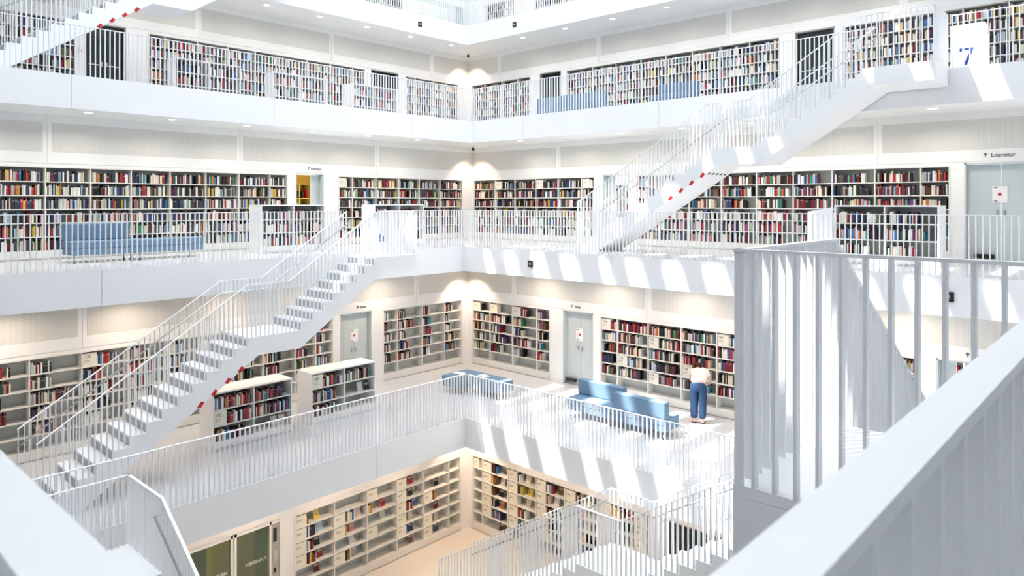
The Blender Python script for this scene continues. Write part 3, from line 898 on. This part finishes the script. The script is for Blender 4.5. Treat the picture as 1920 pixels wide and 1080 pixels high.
low_case('low white bookcase left of the stair head, eye-level left gallery', 6, 'L', 16.0, 8.96, 10.82, 'low bookcase at eye level', lowfill)
low_case('low white bookcase behind the stair head railing, eye-level left gallery', 6, 'L', 16.0, 12.47, 14.33, 'low bookcase behind the stair head', lowfill)
low_case('low white bookcase on the eye-level right gallery beside the grey door', 6, 'R', 16.1, 3.13, 5.02, 'low bookcase by the grey door', lambda bi, r: random.uniform(.6, .9))
low_case('leftmost low white bookcase on the upper left gallery', 7, 'L', 18.75, 8.0, 9.88, 'first upper low bookcase', lowfill, depth=.5)
low_case('middle low white bookcase on the upper left gallery', 7, 'L', 18.75, 10.9, 12.74, 'middle upper low bookcase', lowfill, depth=.5)
low_case('rightmost low white bookcase on the upper left gallery', 7, 'L', 18.75, 13.7, 15.62, 'third upper low bookcase', lowfill, depth=.5)
# white boards with slanted corner and floor numbers
def board(label, side, c, s_hi, s_lo, z0, h, cut, num=None, thick=.06):
    pts = [(s_hi, z0), (s_lo, z0), (s_lo, z0 + h - cut[1]), (s_lo + cut[0], z0 + h), (s_hi, z0 + h)]
    if cut[0] < 0:
        pts = [(s_hi, z0), (s_lo, z0), (s_lo, z0 + h), (s_hi + cut[0], z0 + h), (s_hi, z0 + h - cut[1])]
    t = thing('information_board', P(side, c, (s_hi + s_lo) / 2, 0, z0), label, 'board')
    m = MB().prism([P(side, c, a, 0, b) for a, b in pts], (0, thick, 0) if side == 'L' else (thick, 0, 0))
    obj('panel', m, MFA, t)
    return t
b7 = board('white board with a large blue 7 on the upper right gallery', 'R', 17.2, 3.15, 2.5, 3.9, .95, (.07, .12))
def glyph7(par, x, y0, z0, w, h):
    def g(pts):
        return MB().prism([(x - .004, y0 - a * w, z0 + b * h) for a, b in pts], (.004, 0, 0))
    obj('numeral', g([(0, 1), (.16, 1), (.16, .82), (0, .82)]), MINKB, par)
    obj('numeral', g([(.22, 1), (.72, 1), (.72, .87), (.22, .87)]), MINKB, par)
    obj('numeral', g([(.78, 1), (1, 1), (.52, 0), (.28, 0), (.74, .84)]), MINKB, par)
glyph7(b7, 17.2, 2.99, 4.03, .24, .34)
b6 = board('white board behind the left stair head with a blue numeral', 'L', 15.1, 12.35, 11.55, 0, 1.0, (.07, .1))
text_obj('numeral', '6', .42, (11.9, 15.094, .2), 'L', MINKB, b6)
board('white board with slanted top left of the low bookcase by the grey door', 'R', 16.1, 5.55, 5.06, 0, 1.16, (-.49, .1))

# ------------------------------------------------------------------ upholstered seats
def seat(name, label, cat, x0, y0, x1, y1, z0, back=None, group=None):
    """back: 'x0','x1','y0','y1' side that carries the backrest"""
    t = thing(name, ((x0 + x1) / 2, (y0 + y1) / 2, z0), label, cat, group)
    obj('base', MB().rbox(x0 + .01, y0 + .01, z0 + .16, x1 - .01, y1 - .01, z0 + .3, .012), MBLUE, t)
    obj('seat_cushion', MB().rbox(x0, y0, z0 + .302, x1, y1, z0 + .45, .022, 3), MBLUE, t)
    if back:
        b = {'x0': (x0, y0, x0 + .2, y1), 'x1': (x1 - .2, y0, x1, y1), 'y0': (x0, y0, x1, y0 + .2), 'y1': (x0, y1 - .2, x1, y1)}[back]
        obj('backrest', MB().rbox(b[0], b[1], z0 + .452, b[2], b[3], z0 + .81, .022, 3), MBLUE, t)
    for a in (x0 + .07, x1 - .07):
        for b in (y0 + .07, y1 - .07):
            lg = obj('leg', MB().tube([(a, b, z0 + .012), (a, b, z0 + .16)], .014, 8), MSTEEL, t, True)
            obj('foot', MB().tube([(a, b, z0), (a, b, z0 + .012)], .024, 8), MDARK, lg)
    return t
GS = 'blue upholstered seats'
seat('sofa', 'blue sofa with backrest on the eye-level left gallery', 'sofa', 4.75, 16.1, 6.05, 16.75, 0, 'y1', GS)
seat('bench', 'blue bench joined to the sofa on the eye-level left gallery', 'bench', 6.06, 16.1, 7.55, 16.75, 0, None, GS)
seat('sofa', 'blue sofa facing the void, lower right gallery, paper on its seat', 'sofa', 13.95, 9.12, 14.6, 10.4, -3.9, 'x1', GS)
seat('sofa', 'blue sofa with its back to the void, lower right gallery', 'sofa', 13.95, 7.78, 14.6, 9.1, -3.9, 'x0', GS)
seat('bench', 'blue bench arm along the left wall side of the far lower corner', 'bench', 13.37, 13.6, 13.74, 14.2, -3.9, None, GS)
seat('bench', 'blue bench arm pointing right in the far lower corner', 'bench', 13.75, 12.47, 14.36, 14.2, -3.9, None, GS)
seat('sofa', 'long blue sofa back seen left on the upper right gallery', 'sofa', 18.5, 12.4, 19.15, 15.05, 3.9, 'x0', GS)
seat('sofa', 'short blue sofa with seat toward the void, upper right gallery', 'sofa', 18.3, 9.5, 18.95, 10.7, 3.9, 'x1', GS)
def sheet(label, x, y, z, rz, w=.21, h=.3):
    m = MB(); c, s = math.cos(rz), math.sin(rz)
    pts = [(x + a * c - b * s, y + a * s + b * c, z + .001) for a, b in ((-w / 2, -h / 2), (w / 2, -h / 2), (w / 2, h / 2), (-w / 2, h / 2))]
    m.prism(pts, (0, 0, .004))
    tag(obj('paper_sheet', m, MPAPER), label, 'paper')
sheet('white sheet on the left arm of the far corner bench', 13.85, 14.0, -3.45, .2)
sheet('white sheet on the right arm of the far corner bench', 14.1, 13.3, -3.45, -.2)
sheet('white sheet on the sofa seat, lower right gallery', 14.15, 9.75, -3.45, .1, .24, .34)

# ------------------------------------------------------------------ signs and small fittings
def wall_text(label, txt, size, pos, side):
    tag(text_obj('wall_sign', txt, size, pos, side, MINK), label, 'sign')
def arrow(label, pos, side, size):
    x, y, z = pos
    mb = MB()
    def put(pts):
        if side == 'L': mb.prism([(x + a * size, y, z + b * size) for a, b in pts], (0, -.003, 0))
        else: mb.prism([(x, y - a * size, z + b * size) for a, b in pts], (-.003, 0, 0))
    put([(.42, 0), (.58, 0), (.58, .85), (.42, .85)])
    put([(.5, 1.05), (.05, .55), (.2, .48), (.5, .85)])
    put([(.5, 1.05), (.95, .55), (.8, .48), (.5, .85)])
    tag(obj('direction_arrow', mb, MINK), label, 'sign')
e = -.02
wall_text('dark lettering Literatur above the grey door on the right', 'Literatur', .115, (c6r + e, 2.62, 2.21), 'R')
arrow('small up arrow before Literatur above the grey door', (c6r + e, 2.76, 2.21), 'R', .085)
wall_text('small lettering Literatur above the yellow doorway', 'Literatur', .1, (11.52, c6l + e, 2.2), 'L')
arrow('small up arrow above the yellow doorway', (11.4, c6l + e, 2.2), 'L', .08)
wall_text('small lettering Welt above the lower left grey door', 'Welt', .1, (12.1, c5l + e, -3.9 + 2.19), 'L')
arrow('small up arrow above the lower left grey door', (11.98, c5l + e, -3.9 + 2.19), 'L', .08)
wall_text('small lettering Welt above the lower right grey door', 'Welt', .1, (c5r + e, 11.95, -3.9 + 2.19), 'R')
arrow('small up arrow above the lower right grey door', (c5r + e, 12.08, -3.9 + 2.19), 'R', .08)
wall_text('lettering Welt at the far right above the lower doorway', 'Welt', .115, (c5r + e, 2.62, -3.9 + 2.2), 'R')
arrow('up arrow at the far right above the lower doorway', (c5r + e, 2.76, -3.9 + 2.2), 'R', .085)
ex = thing('exit_sign', (6.75, c7l - .08, 3.9 + 2.2), 'green emergency exit sign above the dark upper left door', 'exit sign')
obj('sign_box', MB().box(6.45, c7l - .1, 6.12, 6.95, c7l - .02, 6.36), MGREEN, ex)
obj('pictogram', MB().prism([(6.78, c7l - .102, 6.16), (6.84, c7l - .102, 6.26), (6.80, c7l - .102, 6.31), (6.87, c7l - .102, 6.31), (6.88, c7l - .102, 6.24), (6.84, c7l - .102, 6.16)], (0, -.002, 0)), MPAPER, ex)
obj('pictogram', MB().box(6.6, c7l - .104, 6.22, 6.72, c7l - .102, 6.25), MPAPER, ex)
ax = thing('alarm_button', (6.17, c7l, 5.2), 'small red and white call point beside the dark upper left door', 'alarm')
obj('cover', MB().rbox(6.13, c7l - .04, 5.15, 6.21, c7l - .001, 5.29, .008, 1), MPAPER, ax)
obj('button', MB().rbox(6.145, c7l - .05, 5.17, 6.195, c7l - .04, 5.23, .004, 1), MRED, ax)
for lab, side, c, s, z in (('small black square fitting on the top slab edge left of the corner', 'L', 18.6, 16.47, 7.45), ('small black square fitting on the top slab edge right of the corner', 'R', 18.811, 16.27, 7.45),
                           ('small black square fitting among sun patches on the eye-level slab edge', 'R', 14.467, 11.96, -.35), ('small black square fitting on the slab edge at far right', 'R', 14.467, 2.67, -.36)):
    t = thing('speaker_box', P(side, c, s, 0, z), lab, 'speaker', 'black square fittings on the slab edges')
    m = MB(); pbox(m, side, c, s - .075, s + .075, -.03, -.001, z - .085, z + .085)
    obj('housing', m, MDARK, t)
    m = MB(); pbox(m, side, c, s - .025, s + .025, -.036, -.03, z - .03, z + .03)
    obj('lens', m, MSTEEL, t)

# ------------------------------------------------------------------ lamps
LAMP_POWER = {5: 10, 6: 10, 7: 7, 4: 7}
LAMP_COL = {4: (1, .74, .55), 5: (1, .80, .62), 6: (1, .92, .80), 7: (1, .92, .82)}
def downlight(k, x, y, zc, label):
    t = thing('ceiling_light', (x, y, zc), label, 'ceiling light', 'recessed round ceiling lights')
    m = MB().tube([(x, y, zc - .012), (x, y, zc - .001)], .11, 20)
    obj('trim_ring', m, MW, t, False)
    obj('diffuser', MB().tube([(x, y, zc - .016), (x, y, zc - .0125)], .085, 20), MLAMP, t)
    ld = bpy.data.lights.new('lamp', 'AREA'); ld.shape = 'DISK'; ld.size = .17; ld.energy = LAMP_POWER[k]; ld.color = LAMP_COL[k]
    ld.spread = math.radians(150)
    lo = bpy.data.objects.new('lamp', ld); COL.objects.link(lo); lo.parent = t; lo.location = (0, 0, -.02)
ORD = ['first', 'second', 'third', 'fourth', 'fifth', 'sixth', 'seventh', 'eighth', 'ninth', 'tenth']
WHERE = {4: 'lowest hall', 5: 'lower gallery', 6: 'eye-level gallery', 7: 'upper gallery'}
def lamp_row(k, zc, ly, lx, xs, ys):
    for i, x in enumerate(xs):
        downlight(k, x, ly, zc, 'round recessed light, %s from the left in the %s left soffit' % (ORD[i], WHERE[k]))
    for i, y in enumerate(ys):
        downlight(k, lx, y, zc, 'round recessed light, %s from the corner in the %s right soffit' % (ORD[i], WHERE[k]))
lamp_row(7, 7.1, 19.05, 19.3, [7.1, 8.97, 10.85, 12.7, 14.54, 16.44, 18.42], [16.32, 14.45, 12.6, 10.7, 8.8, 6.9, 5.0])
lamp_row(6, 3.2, 16.6, 17.12, [3.35, 5.22, 7.03, 8.9, 10.85, 12.7, 14.6], [14.6, 12.75, 10.9, 9.05, 7.2, 5.3, 3.45])
lamp_row(5, -.7, 15.4, 15.6, [3.5, 5.8, 8.1, 10.4, 12.7], [12.9, 10.6, 8.3, 6.0, 3.7])
lamp_row(4, -4.6, 13.1, 13.3, [5.5, 7.5, 9.5, 11.5], [11.6, 9.6, 7.6])

def corner_spot(k, zc, power, label):
    L = LV[k]
    x, y = L['wx'] - .6, L['wy'] - .6
    t = thing('corner_spotlight', (x, y, zc), label, 'spotlight', 'corner spotlights')
    obj('bracket', MB().tube([(x, y, zc), (x, y, zc - .06)], .03, 10), MSTEEL, t)
    obj('lamp_head', MB().tube([(x, y, zc - .06), (x, y, zc - .15)], .045, 12), MDARK, t)
    ld = bpy.data.lights.new('spot', 'SPOT'); ld.energy = power; ld.color = (1, .74, .55); ld.spot_size = math.radians(112); ld.spot_blend = .55; ld.shadow_soft_size = .03
    lo = bpy.data.objects.new('spot', ld); COL.objects.link(lo); lo.parent = t; lo.location = (0, 0, -.16)
    d = Vector((.12, .12, -1)).normalized()
    lo.rotation_euler = d.to_track_quat('-Z', 'Y').to_euler()
corner_spot(7, 7.1, 60, 'corner spotlight throwing warm lobes on the upper gallery walls')
corner_spot(6, 3.2, 60, 'corner spotlight throwing warm lobes on the eye-level gallery walls')
corner_spot(5, -.7, 75, 'corner spotlight throwing warm lobes on the lower gallery walls')
corner_spot(4, -4.6, 60, 'corner spotlight above the lowest hall bookcases')

# ------------------------------------------------------------------ the reader
MSKIN = mat('skin', (.62, .38, .28), .5, .05, 10)
MHAIR = mat('brown_hair', (.10, .035, .02), .6, .25, 30, bump=.3, bscale=90)
MSHIRT = mat('white_shirt', (.85, .76, .72), .8, .03, 8, bump=.25, bscale=18)
MJEAN = mat('blue_denim', (.014, .045, .115), .8, .25, 12, bump=.25, bscale=60)
MSHOE = mat('brown_sandal', (.06, .03, .025), .6, .1, 12)
PB = Vector((15.62, 7.84, -3.9))
def skinned(name, nodes, edges, m, parent, root=0, sub=2):
    me = bpy.data.meshes.new(name)
    me.from_pydata([tuple(n[:3]) for n in nodes], edges, [])
    o = bpy.data.objects.new(name, me); COL.objects.link(o)
    md = o.modifiers.new('skin', 'SKIN'); md.use_smooth_shade = True
    sv = me.skin_vertices[0].data
    for i, n in enumerate(nodes):
        r = n[3]
        sv[i].radius = r if isinstance(r, tuple) else (r, r)
        sv[i].use_root = (i == root)
    s = o.modifiers.new('sub', 'SUBSURF'); s.levels = sub; s.render_levels = sub
    dg = bpy.context.evaluated_depsgraph_get()
    me2 = bpy.data.meshes.new_from_object(o.evaluated_get(dg))
    bpy.data.objects.remove(o)
    me2.materials.clear(); me2.materials.append(m)
    me2.polygons.foreach_set('use_smooth', [True] * len(me2.polygons))
    o = bpy.data.objects.new(name, me2); COL.objects.link(o); o.parent = parent
    WO[o.name] = WO[parent.name]
    return o
per = thing('person', tuple(PB), 'person in white top and blue jeans bending toward the lower right bookcase', 'person')
per.rotation_euler = (0, 0, math.radians(20))
N = []; Ed = []
def nd(x, y, z, r, link=None):
    N.append((x, y, z, r))
    if link is not None: Ed.append((link, len(N) - 1))
    return len(N) - 1
pel = nd(0, 0, .90, (.15, .11)); wst = nd(.06, 0, 1.0, (.125, .095), pel); chs = nd(.2, 0, 1.1, (.15, .10), wst)
uch = nd(.31, 0, 1.15, (.12, .08), chs); nk = nd(.38, .04, 1.17, .048, uch); hb = nd(.43, .08, 1.19, .07, nk); hm_ = nd(.50, .10, 1.19, .092, hb); ht = nd(.57, .11, 1.15, .07, hm_)
nose = nd(.575, .11, 1.10, .018, ht)
for sgn in (1, -1):
    sh = nd(.31, .17 * sgn, 1.13, .052, uch); el = nd(.40, .23 * sgn, .90, .038, sh); wr = nd(.56, .17 * sgn, .80, .026, el)
    pm = nd(.62, .16 * sgn, .79, (.036, .018), wr)
    for q2, (dy, ln) in enumerate(((.027, .055), (.01, .07), (-.009, .068), (-.027, .05))):
        f1 = nd(.66, (.16 + dy) * sgn, .785, .009, pm); nd(.66 + ln, (.16 + dy) * sgn, .765, .008, f1)
    th = nd(.61, .125 * sgn, .785, .011, wr); nd(.65, .105 * sgn, .775, .009, th)
    hp = nd(0, .088 * sgn, .84, .098, pel); kn = nd(.0, .10 * sgn, .47, .062, hp); an = nd(-.04, .095 * sgn, .09, .042, kn)
    hl = nd(-.03, .095 * sgn, .045, .04, an); toe = nd(.13, .105 * sgn, .03, .028, hl)
body = skinned('body', N, Ed, MSKIN, per)
# jeans, shirt, hair and sandals
J = [(0, 0, .905, (.195, .15)), (.03, 0, .955, (.172, .13))]
je = [(0, 1)]
for sgn in (1, -1):
    b0 = len(J)
    J += [(0, .092 * sgn, .82, (.118, .13)), (0.0, .096 * sgn, .5, (.096, .098)), (-.035, .092 * sgn, .22, (.088, .09)), (-.04, .092 * sgn, .11, (.09, .09))]
    je += [(0, b0), (b0, b0 + 1), (b0 + 1, b0 + 2), (b0 + 2, b0 + 3)]
skinned('jeans', J, je, MJEAN, per)
S = [(.0, 0, .93, (.175, .12)), (.05, 0, .985, (.19, .125)), (.19, 0, 1.10, (.205, .125)), (.31, 0, 1.155, (.165, .095)), (.35, .02, 1.17, (.08, .07))]
se = [(0, 1), (1, 2), (2, 3), (3, 4)]
for sgn in (1, -1):
    b0 = len(S)
    S += [(.315, .165 * sgn, 1.125, .072), (.355, .20 * sgn, 1.02, .062)]
    se += [(3, b0), (b0, b0 + 1)]
skinned('shirt', S, se, MSHIRT, per)
skinned('hair', [(.42, .075, 1.235, .05), (.475, .095, 1.235, .095), (.54, .11, 1.2, .085), (.40, .085, 1.19, .04)], [(0, 1), (1, 2), (0, 3)], MHAIR, per, 1)
for sgn in (1, -1):
    skinned('sandal', [(-.06, .095 * sgn, .022, (.045, .022)), (.04, .1 * sgn, .02, (.045, .02)), (.15, .106 * sgn, .018, (.045, .018))], [(0, 1), (1, 2)], MSHOE, per, 1)

# ------------------------------------------------------------------ index boxes
def ordn(i):
    w = ['first', 'second', 'third', 'fourth', 'fifth', 'sixth', 'seventh', 'eighth', 'ninth', 'tenth']
    if i <= 10: return w[i - 1]
    return '%d%s' % (i, 'th' if 10 < i % 100 < 20 else {1: 'st', 2: 'nd', 3: 'rd'}.get(i % 10, 'th'))
def place(info):
    short, nb, frm, r, rows, k = info
    rn = ['top', 'middle', 'bottom'][r] if rows == 3 else ROWN[r]
    return '%s shelf, %s bay from %s, %s' % (rn, ordn(nb), frm, short.replace('the ', ''))
for side, c, s, w, z, h, txt, info in BOXES:
    t = thing('index_box', P(side, c, s + w / 2, .1, z), ('cream index box marked %s, ' % txt if txt else 'cream index box, ') + place(info), 'index box', 'cream index boxes on the shelves')
    m = MB(); pbox(m, side, c, s, s + w, .02, .2, z, z + h)
    obj('carton', m, MBOX, t)
    if txt:
        pos = P(side, c, s + .03 if side == 'L' else s + w - .03, .018, z + h * .62)
        text_obj('number', txt, .085, pos, side, MINK, t)
    for j in range(2):
        m = MB()
        a = s + .03 if side == 'L' else s + w - .03 - w * .4
        pbox(m, side, c, a, a + w * .4, .017, .02, z + h * (.42 - .1 * j) + (0 if txt else h * .2), z + h * (.42 - .1 * j) + .006 + (0 if txt else h * .2))
        obj('print_line', m, MINK, t)

# ------------------------------------------------------------------ books: the 300 largest in view singly, the rest together
bpy.context.view_layer.update()
from mathutils.bvhtree import BVHTree
import numpy as np
_v, _f, _n = [], [], 0
for o_ in bpy.data.objects:
    if o_.type != 'MESH' or o_.name.startswith(('roof', 'perforated', 'wall_panel')): continue
    me_ = o_.data
    a_ = np.empty(len(me_.vertices) * 3, 'f'); me_.vertices.foreach_get('co', a_)
    M_ = np.array(o_.matrix_world)
    _v.append(a_.reshape(-1, 3) @ M_[:3, :3].T + M_[:3, 3])
    _f += [tuple(i + _n for i in p_.vertices) for p_ in me_.polygons]
    _n += len(me_.vertices)
bvh = BVHTree.FromPolygons([tuple(q_) for q_ in np.concatenate(_v).tolist()], _f)
ca, sa = math.cos(A), math.sin(A)
org = Vector((0, 0, ZE))
def px(p):
    r = p[0] * sa - p[1] * ca; f = p[0] * ca + p[1] * sa
    return 889.1 + 1337 * r / f, 379.8 - 1337 * (p[2] - ZE) / f, f
for b in BOOKS:
    p = P(b['side'], b['c'], b['s'], b['d0'], b['z'] + b['h'] * .5)
    x, y, f = px(p)
    b['area'] = 0
    if not (4 < x < 1916 and 4 < y < 1076): continue
    x0, _, _ = px(P(b['side'], b['c'], b['s'] - b['w'] / 2, b['d0'], b['z']))
    x1, _, _ = px(P(b['side'], b['c'], b['s'] + b['w'] / 2, b['d0'], b['z']))
    ar = abs(x1 - x0) * 1337 * b['h'] / f
    vis = 0
    if b['info'][5] in (4, 5) or (b['info'][5] == 6 and y < 388):
        for fr in (.15, .5, .85):
            q_ = Vector(P(b['side'], b['c'], b['s'], b['d0'] - .01, b['z'] + b['h'] * fr)) - org
            vis += bvh.ray_cast(org, q_.normalized(), q_.length - .03)[0] is None
    b['area'] = ar * vis / 3 if vis >= 2 else 0
BOOKS.sort(key=lambda b: -b['area'])
PAGE = (.78, .74, .64)
def bx(V, F, C, b, s0, s1, d0, d1, z0, z1, col):
    n = len(V)
    ln = b['lean']
    for (s, d, z) in ((s0, d0, z0), (s1, d0, z0), (s1, d1, z0), (s0, d1, z0), (s0, d0, z1), (s1, d0, z1), (s1, d1, z1), (s0, d1, z1)):
        V.append(P(b['side'], b['c'], s, d + (z - b['z']) * ln, z)); C.append((*col, 1))
    fs = ((0, 3, 2, 1), (4, 5, 6, 7), (0, 1, 5, 4), (1, 2, 6, 5), (2, 3, 7, 6), (3, 0, 4, 7))
    for f in fs:
        f = tuple(n + i for i in f)
        F.append(f if b['side'] == 'L' else f[::-1])
def mesh_from(name, V, F, C):
    me = bpy.data.meshes.new(name)
    me.from_pydata(V, [], F)
    at = me.color_attributes.new('Col', 'FLOAT_COLOR', 'POINT')
    at.data.foreach_set('color', [c for q_ in C for c in q_])
    me.materials.append(MBOOK)
    me.update()
    return me
def jit(col):
    k_ = random.uniform(.75, 1.25)
    return tuple(min(.85, c * k_ * random.uniform(.92, 1.08)) for c in col)
nsing = 0
V2, F2, C2 = [], [], []
for b in BOOKS:
    col = jit(PAL[b['col']])
    s0, s1, d0, d1, z0, z1 = b['s'] - b['w'] / 2, b['s'] + b['w'] / 2, b['d0'], b['d0'] + b['dp'], b['z'], b['z'] + b['h']
    if nsing < 300 and b['area'] > 0:
        nsing += 1
        V, F, C = [], [], []
        t_ = min(.003, b['w'] * .15)
        if b['lean']:
            bx(V, F, C, b, s0, s1, d0, d0 + t_, z0, z1, col)
            bx(V, F, C, b, s0, s1, d1 - t_, d1, z0, z1, col)
            bx(V, F, C, b, s0 + .004, s1 - .004, d0 + t_, d1 - t_, z0 + .004, z1 - .004, PAGE)
            bx(V, F, C, b, s0 + .02, s1 - .02, d0 - .001, d0, z0 + b['h'] * .55, z0 + b['h'] * .8, tuple(min(.8, c * .4 + .35) for c in col))
        else:
            bx(V, F, C, b, s0, s1, d0, d0 + t_, z0, z1, col)
            bx(V, F, C, b, s0, s0 + t_, d0 + t_, d1, z0, z1, col)
            bx(V, F, C, b, s1 - t_, s1, d0 + t_, d1, z0, z1, col)
            bx(V, F, C, b, s0 + t_, s1 - t_, d0 + t_, d1 - .004, z0 + .004, z1 - .004, PAGE)
            bx(V, F, C, b, s0 + .001, s1 - .001, d0 - .0006, d0, z0 + b['h'] * .72, z0 + b['h'] * .8, tuple(min(.8, c * .5 + .3) for c in col))
        o = bpy.data.objects.new('book', None if False else mesh_from('book', V, F, C))
        COL.objects.link(o)
        if b['lean']:
            lab = '%s book displayed face-out, ' % b['col'] + place(b['info'])
        else:
            lab = '%s book, %s from left, ' % (b['col'], ordn(b['i'] + 1)) + place(b['info'])
        tag(o, lab, 'book', 'books on the shelves')
    else:
        bx(V2, F2, C2, b, s0, s1, d0, d1, z0, z1, col)
o = bpy.data.objects.new('shelved_books', mesh_from('shelved_books', V2, F2, C2))
COL.objects.link(o)
tag(o, 'rows of smaller shelved books filling the white bookcases', 'books', kind='stuff')
